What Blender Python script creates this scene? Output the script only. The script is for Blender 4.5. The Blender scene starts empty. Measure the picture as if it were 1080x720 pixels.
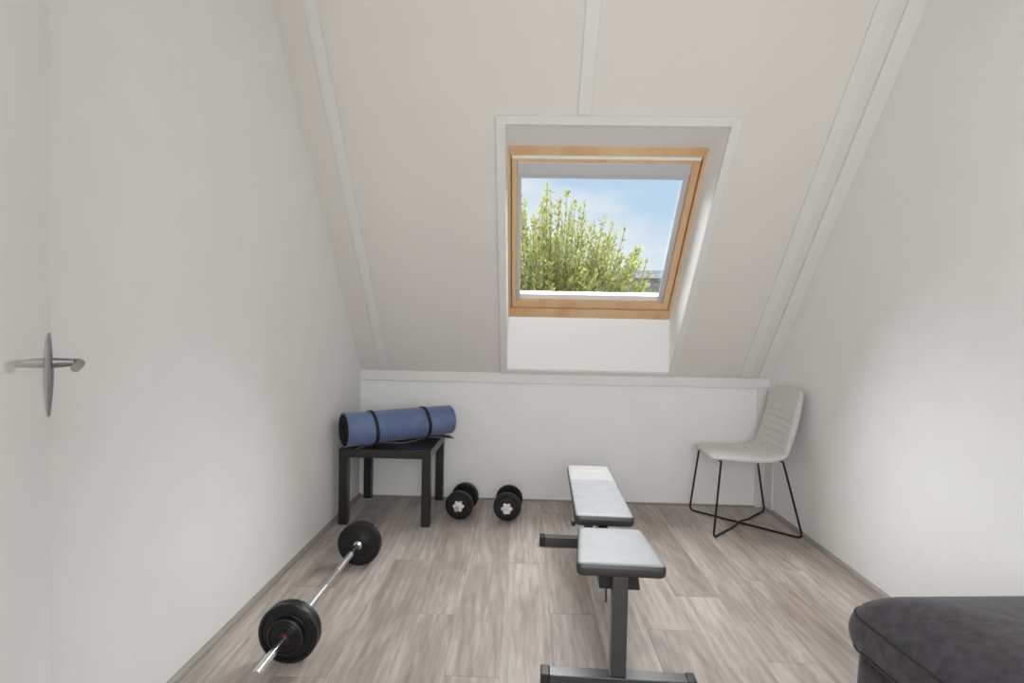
import bpy, bmesh, math, random
from mathutils import Vector, Matrix

# ---------------------------------------------------------------- camera
C = bpy.context.scene
COL = C.collection
PI = math.pi
F_PX = 564.07
PITCH, YAW, ROLL = 0.025158, -0.025840, 0.020196
EYE = Vector((0, 0, 1.18))


def cam_axes(p, y, r):
    fwd = Vector((math.sin(y) * math.cos(p), math.cos(y) * math.cos(p), -math.sin(p)))
    right = Vector((math.cos(y), -math.sin(y), 0))
    up = right.cross(fwd)
    c, s = math.cos(r), math.sin(r)
    return c * right + s * up, -s * right + c * up, fwd


RX, UY, FZ = cam_axes(PITCH, YAW, ROLL)
cam_data = bpy.data.cameras.new('camera')
cam_data.sensor_width = 36
cam_data.lens = F_PX / 1080 * 36
cam_data.clip_start = 0.02
cam_data.clip_end = 300
cam = bpy.data.objects.new('camera', cam_data)
COL.objects.link(cam)
cam.matrix_world = Matrix(((RX.x, UY.x, -FZ.x, EYE.x), (RX.y, UY.y, -FZ.y, EYE.y),
                           (RX.z, UY.z, -FZ.z, EYE.z), (0, 0, 0, 1)))
C.camera = cam

# ---------------------------------------------------------------- exposure and sky
C.view_settings.view_transform = 'Standard'
C.view_settings.look = 'None'
C.view_settings.gamma = 1
C.view_settings.use_curve_mapping = False
C.view_settings.exposure = 0.0
try:
    C.cycles.use_denoising = True
    C.cycles.max_bounces = 14
    C.cycles.diffuse_bounces = 8
    C.cycles.glossy_bounces = 5
    C.cycles.transparent_max_bounces = 16
    C.cycles.sample_clamp_indirect = 6
    C.cycles.caustics_reflective = False
    C.cycles.caustics_refractive = False
except Exception:
    pass

SKY_LOW, SKY_HIGH = 0.95, 18.5
world = bpy.data.worlds.new('sky')
C.world = world
world.use_nodes = True
wn, wl = world.node_tree.nodes, world.node_tree.links
wn.clear()
w_out = wn.new('ShaderNodeOutputWorld')
w_bg = wn.new('ShaderNodeBackground')
w_tc = wn.new('ShaderNodeTexCoord')
w_sep = wn.new('ShaderNodeSeparateXYZ')
wl.new(w_tc.outputs['Generated'], w_sep.inputs[0])
w_noise = wn.new('ShaderNodeTexNoise')
w_noise.inputs['Scale'].default_value = 3.2
w_noise.inputs['Detail'].default_value = 5
w_map = wn.new('ShaderNodeMapping')
w_map.inputs['Scale'].default_value = (1, 1, 2.6)
w_map.inputs['Location'].default_value = (0.85, 0.1, 0.2)
wl.new(w_tc.outputs['Generated'], w_map.inputs[0])
wl.new(w_map.outputs[0], w_noise.inputs['Vector'])
w_ramp = wn.new('ShaderNodeValToRGB')
w_ramp.color_ramp.elements[0].position = 0.40
w_ramp.color_ramp.elements[0].color = (0.58, 0.76, 0.98, 1)
w_ramp.color_ramp.elements[1].position = 0.62
w_ramp.color_ramp.elements[1].color = (0.98, 1.0, 1.03, 1)
w_side = wn.new('ShaderNodeMath')             # thicker cloud to the left, clearer to the right
w_side.operation = 'MULTIPLY_ADD'
w_side.inputs[1].default_value = -1.3
w_side.inputs[2].default_value = 0.13
wl.new(w_sep.outputs['X'], w_side.inputs[0])
w_sum = wn.new('ShaderNodeMath')
wl.new(w_noise.outputs['Fac'], w_sum.inputs[0])
wl.new(w_side.outputs[0], w_sum.inputs[1])
wl.new(w_sum.outputs[0], w_ramp.inputs[0])
w_hor = wn.new('ShaderNodeMapRange')          # whiter towards the horizon
w_hor.inputs['From Min'].default_value = 0.22
w_hor.inputs['From Max'].default_value = 0.02
wl.new(w_sep.outputs['Z'], w_hor.inputs['Value'])
w_mix = wn.new('ShaderNodeMix')
w_mix.data_type = 'RGBA'
w_mix.inputs[7].default_value = (0.95, 0.98, 1.02, 1)
wl.new(w_hor.outputs[0], w_mix.inputs[0])
wl.new(w_ramp.outputs[0], w_mix.inputs[6])


def smooth(sock, lo, hi):
    r = wn.new('ShaderNodeMapRange')
    r.interpolation_type = 'SMOOTHSTEP'
    r.inputs['From Min'].default_value = lo
    r.inputs['From Max'].default_value = hi
    wl.new(sock, r.inputs['Value'])
    return r.outputs[0]


# upper sky out of view on the window's side, brightened to light the room
w_m = wn.new('ShaderNodeMath')
w_m.operation = 'MULTIPLY'
wl.new(smooth(w_sep.outputs['Z'], 0.33, 0.52), w_m.inputs[0])
wl.new(smooth(w_sep.outputs['Y'], 0.0, 0.25), w_m.inputs[1])
w_str = wn.new('ShaderNodeMapRange')
w_str.inputs['To Min'].default_value = SKY_LOW
w_str.inputs['To Max'].default_value = SKY_HIGH
wl.new(w_m.outputs[0], w_str.inputs['Value'])
w_mix2 = wn.new('ShaderNodeMix')
w_mix2.data_type = 'RGBA'
w_mix2.inputs[7].default_value = (0.985, 0.99, 1.0, 1)
wl.new(w_m.outputs[0], w_mix2.inputs[0])
wl.new(w_mix.outputs[2], w_mix2.inputs[6])
wl.new(w_mix2.outputs[2], w_bg.inputs['Color'])
wl.new(w_str.outputs[0], w_bg.inputs['Strength'])
wl.new(w_bg.outputs[0], w_out.inputs['Surface'])


def area(name, loc, direction, sx, sy, power, col=(1, 1, 1), portal=False):
    d = bpy.data.lights.new(name, 'AREA')
    d.shape = 'RECTANGLE'
    d.size, d.size_y, d.energy, d.color = sx, sy, power, col
    o = bpy.data.objects.new(name, d)
    COL.objects.link(o)
    o.location = loc
    o.rotation_euler = Vector(direction).to_track_quat('-Z', 'Y').to_euler()
    if portal:
        d.cycles.is_portal = True
    return o


# daylight sampling at the roof window, and two added fill lights behind the camera
KNEE_Y, KNEE_Z, TH = 3.648, 0.873, math.radians(52.01)
XL, XR = -1.131, 1.645
ROOF = Matrix.Translation((0, KNEE_Y, KNEE_Z)) @ Matrix.Rotation(PI - TH, 4, 'X')  # x, up the slope, into the room
wc = ROOF @ Vector((0.415, 0.89, -0.30))
area('daylight_portal', wc, ROOF.to_3x3() @ Vector((0, 0, 1)), 1.06, 1.08, 1.0, portal=True)
area('fill_overhead', (0.25, -0.35, 2.55), (0, 0, -1), 0.8, 0.8, 15, (0.955, 0.985, 1.0))
area('fill_rear', (0.25, -1.45, 1.45), (0, 1, 0), 1.4, 1.2, 44, (0.96, 0.985, 1.0))

# ---------------------------------------------------------------- materials


def srgb(r, g, b):
    f = lambda c: (c / 255 / 12.92) if c / 255 <= 0.04045 else ((c / 255 + 0.055) / 1.055) ** 2.4
    return (f(r), f(g), f(b), 1)


def mat(name, col, rough=0.6, metal=0.0, spec=0.5, noise=None, bump=None, coat=0.0, sheen=0.0, coat_rough=0.12):
    """noise=(scale, amount, stretch)  bump=(scale, strength, distance, stretch)"""
    m = bpy.data.materials.new(name)
    m.use_nodes = True
    nt = m.node_tree
    b = nt.nodes['Principled BSDF']
    b.inputs['Base Color'].default_value = col
    b.inputs['Roughness'].default_value = rough
    b.inputs['Metallic'].default_value = metal
    b.inputs['Specular IOR Level'].default_value = spec
    b.inputs['Coat Weight'].default_value = coat
    b.inputs['Coat Roughness'].default_value = coat_rough
    b.inputs['Sheen Weight'].default_value = sheen
    tc = nt.nodes.new('ShaderNodeTexCoord')

    def nz(scale, stretch, detail=4):
        mp = nt.nodes.new('ShaderNodeMapping')
        mp.inputs['Scale'].default_value = stretch
        nt.links.new(tc.outputs['Object'], mp.inputs[0])
        n = nt.nodes.new('ShaderNodeTexNoise')
        n.inputs['Scale'].default_value = scale
        n.inputs['Detail'].default_value = detail
        nt.links.new(mp.outputs[0], n.inputs['Vector'])
        return n
    if noise:
        n = nz(noise[0], noise[2] if len(noise) > 2 else (1, 1, 1))
        mr = nt.nodes.new('ShaderNodeMapRange')
        mr.inputs['From Min'].default_value = 0.3
        mr.inputs['From Max'].default_value = 0.7
        mr.inputs['To Min'].default_value = 1 - noise[1]
        mr.inputs['To Max'].default_value = 1 + noise[1]
        nt.links.new(n.outputs['Fac'], mr.inputs['Value'])
        mx = nt.nodes.new('ShaderNodeMix')
        mx.data_type = 'RGBA'
        mx.blend_type = 'MULTIPLY'
        mx.inputs[0].default_value = 1
        mx.inputs[6].default_value = col
        nt.links.new(mr.outputs[0], mx.inputs[7])
        nt.links.new(mx.outputs[2], b.inputs['Base Color'])
    if bump:
        n = nz(bump[0], bump[3] if len(bump) > 3 else (1, 1, 1), 3)
        bp = nt.nodes.new('ShaderNodeBump')
        bp.inputs['Strength'].default_value = bump[1]
        bp.inputs['Distance'].default_value = bump[2]
        nt.links.new(n.outputs['Fac'], bp.inputs['Height'])
        nt.links.new(bp.outputs[0], b.inputs['Normal'])
    return m


def wood_mat(name, c1, c2, stretch, rough=0.5):
    m = mat(name, c1, rough)
    nt = m.node_tree
    b = nt.nodes['Principled BSDF']
    tc = nt.nodes.new('ShaderNodeTexCoord')
    mp = nt.nodes.new('ShaderNodeMapping')
    mp.inputs['Scale'].default_value = stretch
    n = nt.nodes.new('ShaderNodeTexNoise')
    n.inputs['Scale'].default_value = 6
    n.inputs['Detail'].default_value = 6
    n.inputs['Distortion'].default_value = 0.6
    r = nt.nodes.new('ShaderNodeValToRGB')
    r.color_ramp.elements[0].position = 0.35
    r.color_ramp.elements[0].color = c1
    r.color_ramp.elements[1].position = 0.65
    r.color_ramp.elements[1].color = c2
    nt.links.new(tc.outputs['Object'], mp.inputs[0])
    nt.links.new(mp.outputs[0], n.inputs['Vector'])
    nt.links.new(n.outputs['Fac'], r.inputs[0])
    nt.links.new(r.outputs[0], b.inputs['Base Color'])
    return m


def floor_mat():
    m = bpy.data.materials.new('oak_laminate')
    m.use_nodes = True
    nt = m.node_tree
    N, L = nt.nodes, nt.links
    b = N['Principled BSDF']
    b.inputs['Specular IOR Level'].default_value = 0.35
    at = N.new('ShaderNodeAttribute')
    at.attribute_name = 'plank'
    sep = N.new('ShaderNodeSeparateColor')
    L.new(at.outputs['Color'], sep.inputs[0])
    tc = N.new('ShaderNodeTexCoord')
    off = N.new('ShaderNodeVectorMath')
    off.operation = 'SCALE'
    off.inputs['Scale'].default_value = 40
    L.new(at.outputs['Color'], off.inputs[0])
    add = N.new('ShaderNodeVectorMath')
    L.new(tc.outputs['Object'], add.inputs[0])
    L.new(off.outputs[0], add.inputs[1])

    def noise(stretch, scale, detail, dist=0.0):
        mp = N.new('ShaderNodeMapping')
        mp.inputs['Scale'].default_value = stretch
        L.new(add.outputs[0], mp.inputs[0])
        n = N.new('ShaderNodeTexNoise')
        n.inputs['Scale'].default_value = scale
        n.inputs['Detail'].default_value = detail
        n.inputs['Distortion'].default_value = dist
        L.new(mp.outputs[0], n.inputs['Vector'])
        return n
    n1 = noise((1, 0.22, 1), 8, 6, 0.8)       # broad blotches
    n2 = noise((1, 0.10, 1), 55, 5, 0.9)      # fine pores
    n4 = noise((1, 0.30, 1), 3.4, 3, 0.0)     # warm and cool areas
    mpw = N.new('ShaderNodeMapping')
    mpw.inputs['Scale'].default_value = (1, 0.16, 1)
    L.new(add.outputs[0], mpw.inputs[0])
    wv = N.new('ShaderNodeTexWave')           # cathedral figure
    wv.wave_type = 'RINGS'
    wv.rings_direction = 'Z'
    wv.inputs['Scale'].default_value = 8.5
    wv.inputs['Distortion'].default_value = 7
    wv.inputs['Detail'].default_value = 2.5
    wv.inputs['Detail Scale'].default_value = 1.3
    L.new(mpw.outputs[0], wv.inputs['Vector'])

    def rng(sock, a, c, lo=0.0, hi=1.0):
        r = N.new('ShaderNodeMapRange')
        r.inputs['From Min'].default_value = lo
        r.inputs['From Max'].default_value = hi
        r.inputs['To Min'].default_value = a
        r.inputs['To Max'].default_value = c
        L.new(sock, r.inputs['Value'])
        return r.outputs[0]

    def mul(a, c):
        x = N.new('ShaderNodeMath')
        x.operation = 'MULTIPLY'
        L.new(a, x.inputs[0])
        L.new(c, x.inputs[1])
        return x.outputs[0]
    ramp = N.new('ShaderNodeValToRGB')
    ramp.color_ramp.elements[0].position = 0.32
    ramp.color_ramp.elements[0].color = FLOOR_A
    ramp.color_ramp.elements[1].position = 0.68
    ramp.color_ramp.elements[1].color = FLOOR_B
    L.new(n4.outputs['Fac'], ramp.inputs[0])
    v = mul(rng(n1.outputs['Fac'], 0.80, 1.15, 0.3, 0.7), rng(n2.outputs['Fac'], 0.83, 1.12, 0.34, 0.66))
    v = mul(v, rng(wv.outputs['Fac'], 0.90, 1.05))
    v = mul(v, rng(sep.outputs[0], 0.90, 1.09))
    mx = N.new('ShaderNodeMix')
    mx.data_type = 'RGBA'
    mx.blend_type = 'MULTIPLY'
    mx.inputs[0].default_value = 1
    L.new(ramp.outputs[0], mx.inputs[6])
    L.new(v, mx.inputs[7])
    L.new(mx.outputs[2], b.inputs['Base Color'])
    L.new(rng(n1.outputs['Fac'], 0.50, 0.36, 0.3, 0.7), b.inputs['Roughness'])
    bp = N.new('ShaderNodeBump')
    bp.inputs['Strength'].default_value = 0.12
    bp.inputs['Distance'].default_value = 0.002
    L.new(n2.outputs['Fac'], bp.inputs['Height'])
    L.new(bp.outputs[0], b.inputs['Normal'])
    return m


FLOOR_A, FLOOR_B = (0.325, 0.268, 0.237, 1), (0.480, 0.430, 0.398, 1)
M = {}
M['wall'] = mat('white_wall_covering', (0.82, 0.82, 0.815, 1), 0.85, spec=0.2,
                noise=(7, 0.012), bump=(150, 0.4, 0.0025))
M['roof_panel'] = mat('roof_panel_paint', (0.71, 0.69, 0.65, 1), 0.7, spec=0.3, noise=(2.5, 0.012))
M['trim'] = mat('white_trim_paint', (0.725, 0.722, 0.705, 1), 0.5)
M['lining'] = mat('window_lining_paint', (0.90, 0.905, 0.90, 1), 0.35)
M['plaster'] = mat('ceiling_paint', (0.82, 0.81, 0.79, 1), 0.9, spec=0.2, noise=(5, 0.01))
M['skirting'] = mat('grey_brown_skirting', (0.30, 0.27, 0.245, 1), 0.5, noise=(14, 0.10, (1, 0.2, 1)))
M['floor'] = floor_mat()
M['pine'] = wood_mat('lacquered_pine', (0.66, 0.40, 0.21, 1), (0.76, 0.53, 0.32, 1), (1, 0.1, 6), 0.35)
M['pine_dark'] = wood_mat('pine_groove', (0.22, 0.10, 0.04, 1), (0.30, 0.14, 0.06, 1), (1, 0.1, 6), 0.6)
M['blind_grey'] = mat('grey_aluminium', (0.60, 0.61, 0.62, 1), 0.4, 0.3)
M['blind_white'] = mat('white_plastic', (0.86, 0.86, 0.84, 1), 0.4)
M['black_wood'] = mat('black_brown_lacquer', (0.012, 0.011, 0.011, 1), 0.36, noise=(20, 0.2), coat=0.15)
M['mat_blue'] = mat('blue_foam', (0.115, 0.165, 0.315, 1), 0.5, noise=(9, 0.25), bump=(60, 0.25, 0.003), sheen=0.25)
M['mat_black_shaded'] = mat('black_shaded_foam', (0.012, 0.012, 0.014, 1), 0.7, noise=(30, 0.15))  # black inside of the mat, also used as painted shade
M['mat_edge_glint'] = mat('foam_edge_glint', (0.16, 0.17, 0.21, 1), 0.6)  # lighter tone that paints the reflection on the sheet's edge
M['strap'] = mat('black_webbing', (0.010, 0.010, 0.012, 1), 0.75, bump=(300, 0.3, 0.001))
M['iron'] = mat('black_painted_iron', (0.008, 0.008, 0.0085, 1), 0.33, noise=(40, 0.2), bump=(220, 0.15, 0.0006))
M['chrome'] = mat('chrome', (0.80, 0.80, 0.80, 1), 0.16, 1.0)
M['knurl'] = mat('knurled_chrome', (0.62, 0.62, 0.62, 1), 0.38, 1.0, bump=(700, 0.6, 0.0008))
M['star'] = mat('bright_zinc', (0.84, 0.83, 0.78, 1), 0.45, 0.25)
M['red'] = mat('red_rubber', (0.09, 0.012, 0.012, 1), 0.6)
M['frame_grey'] = mat('silver_grey_powder_coat', (0.026, 0.0265, 0.028, 1), 0.36, 0.2, coat=1.0, coat_rough=0.30)
M['plastic_black'] = mat('black_plastic', (0.012, 0.012, 0.013, 1), 0.45)
M['vinyl_lit'] = mat('lit_grey_vinyl', (0.285, 0.292, 0.31, 1), 0.5, noise=(16, 0.05), bump=(40, 0.1, 0.002))  # pad tops: window light put into the vinyl's colour
M['vinyl_shaded'] = mat('shaded_grey_vinyl', (0.034, 0.034, 0.033, 1), 0.4, bump=(40, 0.1, 0.002))  # pad sides: the same vinyl with shade put into its colour
M['vinyl_cream'] = mat('cream_vinyl', (0.385, 0.382, 0.37, 1), 0.5)
M['print'] = mat('faded_grey_print', (0.52, 0.52, 0.49, 1), 0.5)
M['chair_fabric'] = mat('light_grey_woven_fabric', (0.60, 0.585, 0.565, 1), 0.9, spec=0.2,
                        noise=(90, 0.16, (1, 1, 3)), bump=(320, 0.5, 0.001), sheen=0.3)
M['chair_metal'] = mat('black_steel', (0.010, 0.010, 0.010, 1), 0.4, 0.3)
M['ott_fabric'] = mat('charcoal_velour', (0.036, 0.031, 0.037, 1), 0.92, spec=0.15,
                      noise=(34, 0.35), bump=(18, 0.4, 0.012), sheen=0.2)
M['ott_pipe'] = mat('charcoal_piping', (0.016, 0.015, 0.018, 1), 0.9)
M['door'] = mat('gloss_white_door_paint', (0.80, 0.80, 0.785, 1), 0.3, coat=0.8, coat_rough=0.05)
M['steel'] = mat('brushed_steel', (0.30, 0.30, 0.29, 1), 0.4, 1.0)
M['bark'] = mat('bark', (0.10, 0.085, 0.05, 1), 0.9, noise=(12, 0.3))
M['leaf'] = mat('young_leaf', (0.20, 0.215, 0.060, 1), 0.6, noise=(2.5, 0.25))
M['slate'] = mat('grey_slate', (0.20, 0.19, 0.24, 1), 0.7, noise=(4, 0.15, (1, 1, 4)))
M['zinc'] = mat('pale_zinc', (0.42, 0.42, 0.46, 1), 0.5)
M['render_wall'] = mat('pale_render', (0.62, 0.58, 0.52, 1), 0.9)
M['brick'] = mat('ochre_brick', (0.40, 0.25, 0.17, 1), 0.9, noise=(20, 0.2))
M['bounce_ground'] = mat('pale_bounce_ground', (0.62, 0.60, 0.57, 1), 0.95, noise=(2, 0.1))  # ground out of view, made pale to bounce daylight onto the window lining
# leaves let light through
_nt = M['leaf'].node_tree
_b = _nt.nodes['Principled BSDF']
_tr = _nt.nodes.new('ShaderNodeBsdfTranslucent')
_tr.inputs['Color'].default_value = (0.26, 0.275, 0.085, 1)
_ms = _nt.nodes.new('ShaderNodeMixShader')
_ms.inputs[0].default_value = 0.5
_nt.links.new(_b.outputs[0], _ms.inputs[1])
_nt.links.new(_tr.outputs[0], _ms.inputs[2])
_nt.links.new(_ms.outputs[0], _nt.nodes['Material Output'].inputs['Surface'])
# window glass: clear pane with a Fresnel reflection
g = bpy.data.materials.new('clear_glass')
g.use_nodes = True
gn, gl = g.node_tree.nodes, g.node_tree.links
gn.clear()
go = gn.new('ShaderNodeOutputMaterial')
gt = gn.new('ShaderNodeBsdfTransparent')
gg = gn.new('ShaderNodeBsdfGlossy')
gg.inputs['Roughness'].default_value = 0.0
gt.inputs['Color'].default_value = (0.96, 0.975, 0.97, 1)
gf = gn.new('ShaderNodeFresnel')
gf.inputs['IOR'].default_value = 1.35
gm = gn.new('ShaderNodeMixShader')
gl.new(gf.outputs[0], gm.inputs[0])
gl.new(gt.outputs[0], gm.inputs[1])
gl.new(gg.outputs[0], gm.inputs[2])
gl.new(gm.outputs[0], go.inputs['Surface'])
M['glass'] = g

# ---------------------------------------------------------------- helpers


def empty(name, loc=(0, 0, 0), rotz=0.0):
    o = bpy.data.objects.new(name, None)
    o.empty_display_size = 0.1
    COL.objects.link(o)
    o.location = loc
    o.rotation_euler = (0, 0, rotz)
    return o


def tag(o, label, cat, group=None):
    o['label'] = label
    o['category'] = cat
    if group:
        o['group'] = group
    return o


def obj(name, bm, m, parent=None, smooth=False, bevel=0.0, seg=2, subsurf=0):
    bmesh.ops.recalc_face_normals(bm, faces=bm.faces)
    me = bpy.data.meshes.new(name)
    bm.to_mesh(me)
    bm.free()
    for mm in (m if isinstance(m, (list, tuple)) else [m]):
        me.materials.append(mm)
    o = bpy.data.objects.new(name, me)
    COL.objects.link(o)
    if parent:
        o.parent = parent
    if bevel:
        b = o.modifiers.new('bevel', 'BEVEL')
        b.width, b.segments, b.limit_method, b.angle_limit = bevel, seg, 'ANGLE', math.radians(40)
        b.harden_normals = False
    if subsurf:
        s = o.modifiers.new('subsurf', 'SUBSURF')
        s.levels = s.render_levels = subsurf
    if smooth or bevel or subsurf:
        for p in me.polygons:
            p.use_smooth = True
        if bevel and not subsurf:
            w = o.modifiers.new('normals', 'WEIGHTED_NORMAL')
            w.weight, w.keep_sharp = 100, True
        elif not subsurf:
            e = o.modifiers.new('edges', 'EDGE_SPLIT')
            e.split_angle = math.radians(38)
    return o


def struct(o):
    o['kind'] = 'structure'
    return o


def BM():
    return bmesh.new()


def quad(bm, *pts, mi=0):
    f = bm.faces.new([bm.verts.new(p) for p in pts])
    f.material_index = mi
    return f


def hexa(bm, lo, hi, mi=0):
    """box from 4 low and 4 high points"""
    v = [bm.verts.new(p) for p in list(lo) + list(hi)]
    for idx in ((3, 2, 1, 0), (4, 5, 6, 7), (0, 1, 5, 4), (1, 2, 6, 5), (2, 3, 7, 6), (3, 0, 4, 7)):
        bm.faces.new([v[i] for i in idx]).material_index = mi


def box(bm, x0, x1, y0, y1, z0, z1, mt=None, mi=0):
    lo = [(x0, y0, z0), (x1, y0, z0), (x1, y1, z0), (x0, y1, z0)]
    hi = [(x0, y0, z1), (x1, y0, z1), (x1, y1, z1), (x0, y1, z1)]
    if mt:
        lo = [mt @ Vector(p) for p in lo]
        hi = [mt @ Vector(p) for p in hi]
    hexa(bm, lo, hi, mi)


def ring(bm, o, i, z0, z1, mt=None):
    """rectangular ring: o, i = (x0, x1, y0, y1)"""
    box(bm, o[0], i[0], o[2], o[3], z0, z1, mt)
    box(bm, i[1], o[1], o[2], o[3], z0, z1, mt)
    box(bm, i[0], i[1], o[2], i[2], z0, z1, mt)
    box(bm, i[0], i[1], i[3], o[3], z0, z1, mt)


def frame_of(d):
    d = Vector(d).normalized()
    a = Vector((0, 0, 1)) if abs(d.z) < 0.9 else Vector((1, 0, 0))
    u = d.cross(a).normalized()
    return u, u.cross(d)


def tube(bm, pts, r, n=12, caps=True):
    pts = [Vector(p) for p in pts]
    rs = r if isinstance(r, (list, tuple)) else [r] * len(pts)
    rings = []
    u = None
    for i, p in enumerate(pts):
        d = (pts[min(i + 1, len(pts) - 1)] - pts[max(i - 1, 0)]).normalized()
        if u is None:
            u, v = frame_of(d)
        else:
            u = (u - d * u.dot(d)).normalized()
            v = u.cross(d)
        rings.append([bm.verts.new(p + (u * math.cos(2 * PI * k / n) + v * math.sin(2 * PI * k / n)) * rs[i])
                      for k in range(n)])
    for a, b in zip(rings, rings[1:]):
        for k in range(n):
            bm.faces.new((a[k], a[(k + 1) % n], b[(k + 1) % n], b[k]))
    if caps:
        bm.faces.new(rings[0][::-1])
        bm.faces.new(rings[-1])


def lathe(bm, prof, origin, axis, n=48):
    """prof = [(radius, along)] closed on the axis at both ends when radius 0"""
    o = Vector(origin)
    d = Vector(axis).normalized()
    u, v = frame_of(d)
    rings = []
    for r, t in prof:
        if r < 1e-6:
            rings.append([bm.verts.new(o + d * t)])
        else:
            rings.append([bm.verts.new(o + d * t + (u * math.cos(2 * PI * k / n) + v * math.sin(2 * PI * k / n)) * r)
                          for k in range(n)])
    for a, b in zip(rings, rings[1:]):
        for k in range(n):
            k2 = (k + 1) % n
            if len(a) == 1 and len(b) > 1:
                bm.faces.new((a[0], b[k2], b[k]))
            elif len(b) == 1 and len(a) > 1:
                bm.faces.new((a[k], a[k2], b[0]))
            elif len(a) > 1:
                bm.faces.new((a[k], a[k2], b[k2], b[k]))


def fillet(pts, r, n=5):
    """round the inner corners of a polyline"""
    pts = [Vector(p) for p in pts]
    out = [pts[0]]
    for a, p, b in zip(pts, pts[1:], pts[2:]):
        d1, d2 = (a - p), (b - p)
        k = min(r, d1.length * 0.45, d2.length * 0.45)
        s, e = p + d1.normalized() * k, p + d2.normalized() * k
        for i in range(n + 1):
            t = i / n
            out.append(s * (1 - t) ** 2 + p * 2 * t * (1 - t) + e * t * t)
    out.append(pts[-1])
    return out


# ---------------------------------------------------------------- the room
Z_CEIL, Y_REAR = 2.72, -1.5
U_TOP = (Z_CEIL - KNEE_Z) / math.sin(TH)
Y_TOP = KNEE_Y - U_TOP * math.cos(TH)

# floor of laminate planks, each plank with its own tone and grain
PW, PX = 0.190, -0.068
JOINTS = {-4: [1.744], -3: [2.660], -2: [2.162], -1: [1.776], 0: [2.659], 1: [2.195, 3.40], 2: [1.55, 2.93],
          3: [2.10, 3.30], 4: [2.377], 5: [1.916, 3.224], 6: [2.55], 7: [2.679], 8: [2.0, 3.35], -5: [2.35], -6: [2.9]}
TONE = {(-2, True): 0.15, (-3, True): 0.25, (-4, True): 0.2, (0, True): 0.75, (-1, True): 0.6, (5, True): 0.3, (4, True): 0.85}
rnd = random.Random(11)
bm = BM()
lay = bm.loops.layers.float_color.new('plank')
x_edges = []
k = math.floor((XL - PX) / PW) - 1
while PX + k * PW < XR + 0.02:
    a, b = max(PX + k * PW, XL - 0.02), min(PX + (k + 1) * PW, XR + 0.02)
    if b - a > 0.002:
        ys = sorted([Y_REAR - 0.02, KNEE_Y + 0.03] + JOINTS.get(k, [2.3]) +
                    [min(JOINTS.get(k, [2.3])) - 1.285 * j for j in (1, 2) if min(JOINTS.get(k, [2.3])) - 1.285 * j > Y_REAR + 0.1])
        for y0, y1 in zip(ys, ys[1:]):
            e, dz = 0.0019, -0.0016
            col = (TONE.get((k, y1 < 2.7), rnd.random()), rnd.random(), rnd.random(), 1)
            o = [(a, y0, dz), (b, y0, dz), (b, y1, dz), (a, y1, dz)]
            t = [(a + e, y0 + e, 0), (b - e, y0 + e, 0), (b - e, y1 - e, 0), (a + e, y1 - e, 0)]
            fs = [quad(bm, *t)]
            for i in range(4):
                fs.append(quad(bm, o[i], o[(i + 1) % 4], t[(i + 1) % 4], t[i]))
            for j, f in enumerate(fs):
                for lp in f.loops:
                    lp[lay] = (1.9, col[1], col[2], 1) if j in (2, 4) and (k < 0 or k > 4) else col  # long bevels left and right tinted lighter, painting the window's reflection
    k += 1
struct(obj('floor', bm, M['floor']))

T = 0.10   # thickness of the walls


def prism_x(bm, poly, x0, x1):
    """poly = [(y, z)] extruded along x"""
    a = [bm.verts.new((x0, y, z)) for y, z in poly]
    b = [bm.verts.new((x1, y, z)) for y, z in poly]
    bm.faces.new(a[::-1])
    bm.faces.new(b)
    n = len(poly)
    for i in range(n):
        bm.faces.new((a[i], a[(i + 1) % n], b[(i + 1) % n], b[i]))


side = [(Y_REAR - T, -0.02), (KNEE_Y + 0.01, -0.02), (KNEE_Y + 0.01, KNEE_Z + 0.02), (Y_TOP + 0.01, Z_CEIL + 0.02), (Y_REAR - T, Z_CEIL + 0.02)]
bm = BM(); prism_x(bm, side, XL - T, XL); struct(obj('wall_left', bm, M['wall']))
bm = BM(); prism_x(bm, side, XR, XR + T); struct(obj('wall_right', bm, M['wall']))
bm = BM(); box(bm, XL - T, XR + T, KNEE_Y, KNEE_Y + T, -0.02, KNEE_Z + 0.03); struct(obj('wall_back', bm, M['wall']))
bm = BM(); box(bm, XL - T, XR + T, Y_REAR - T, Y_REAR, -0.02, Z_CEIL + 0.1); struct(obj('wall_rear', bm, M['wall']))
# short return beside the doorway that the open door hangs on
bm = BM(); box(bm, XL, -0.615, Y_REAR, 0.50, 0, Z_CEIL); struct(obj('wall_entry', bm, M['wall']))

# ceiling: sloped roof boarding with the window hole, and the flat part behind
HX0, HX1, HU0, HU1 = -0.122, 0.966, 0.040, 1.652
bm = BM()
R = ROOF
ring(bm, (XL - T, XR + T, -0.03, U_TOP + 0.02), (HX0, HX1, HU0, HU1), -0.12, 0, R)
box(bm, XL - T, XR + T, Y_REAR - T, Y_TOP + 0.05, Z_CEIL, Z_CEIL + 0.1)
struct(obj('ceiling', bm, M['roof_panel']))

# trims: battens over the panel joints, wall plate, corner boards
n_trim = [0]


def trim(bm, m=None, bevel=0.002):
    n_trim[0] += 1
    return struct(obj('trim_%d' % n_trim[0], bm, m or M['trim'], bevel=bevel))


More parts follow.
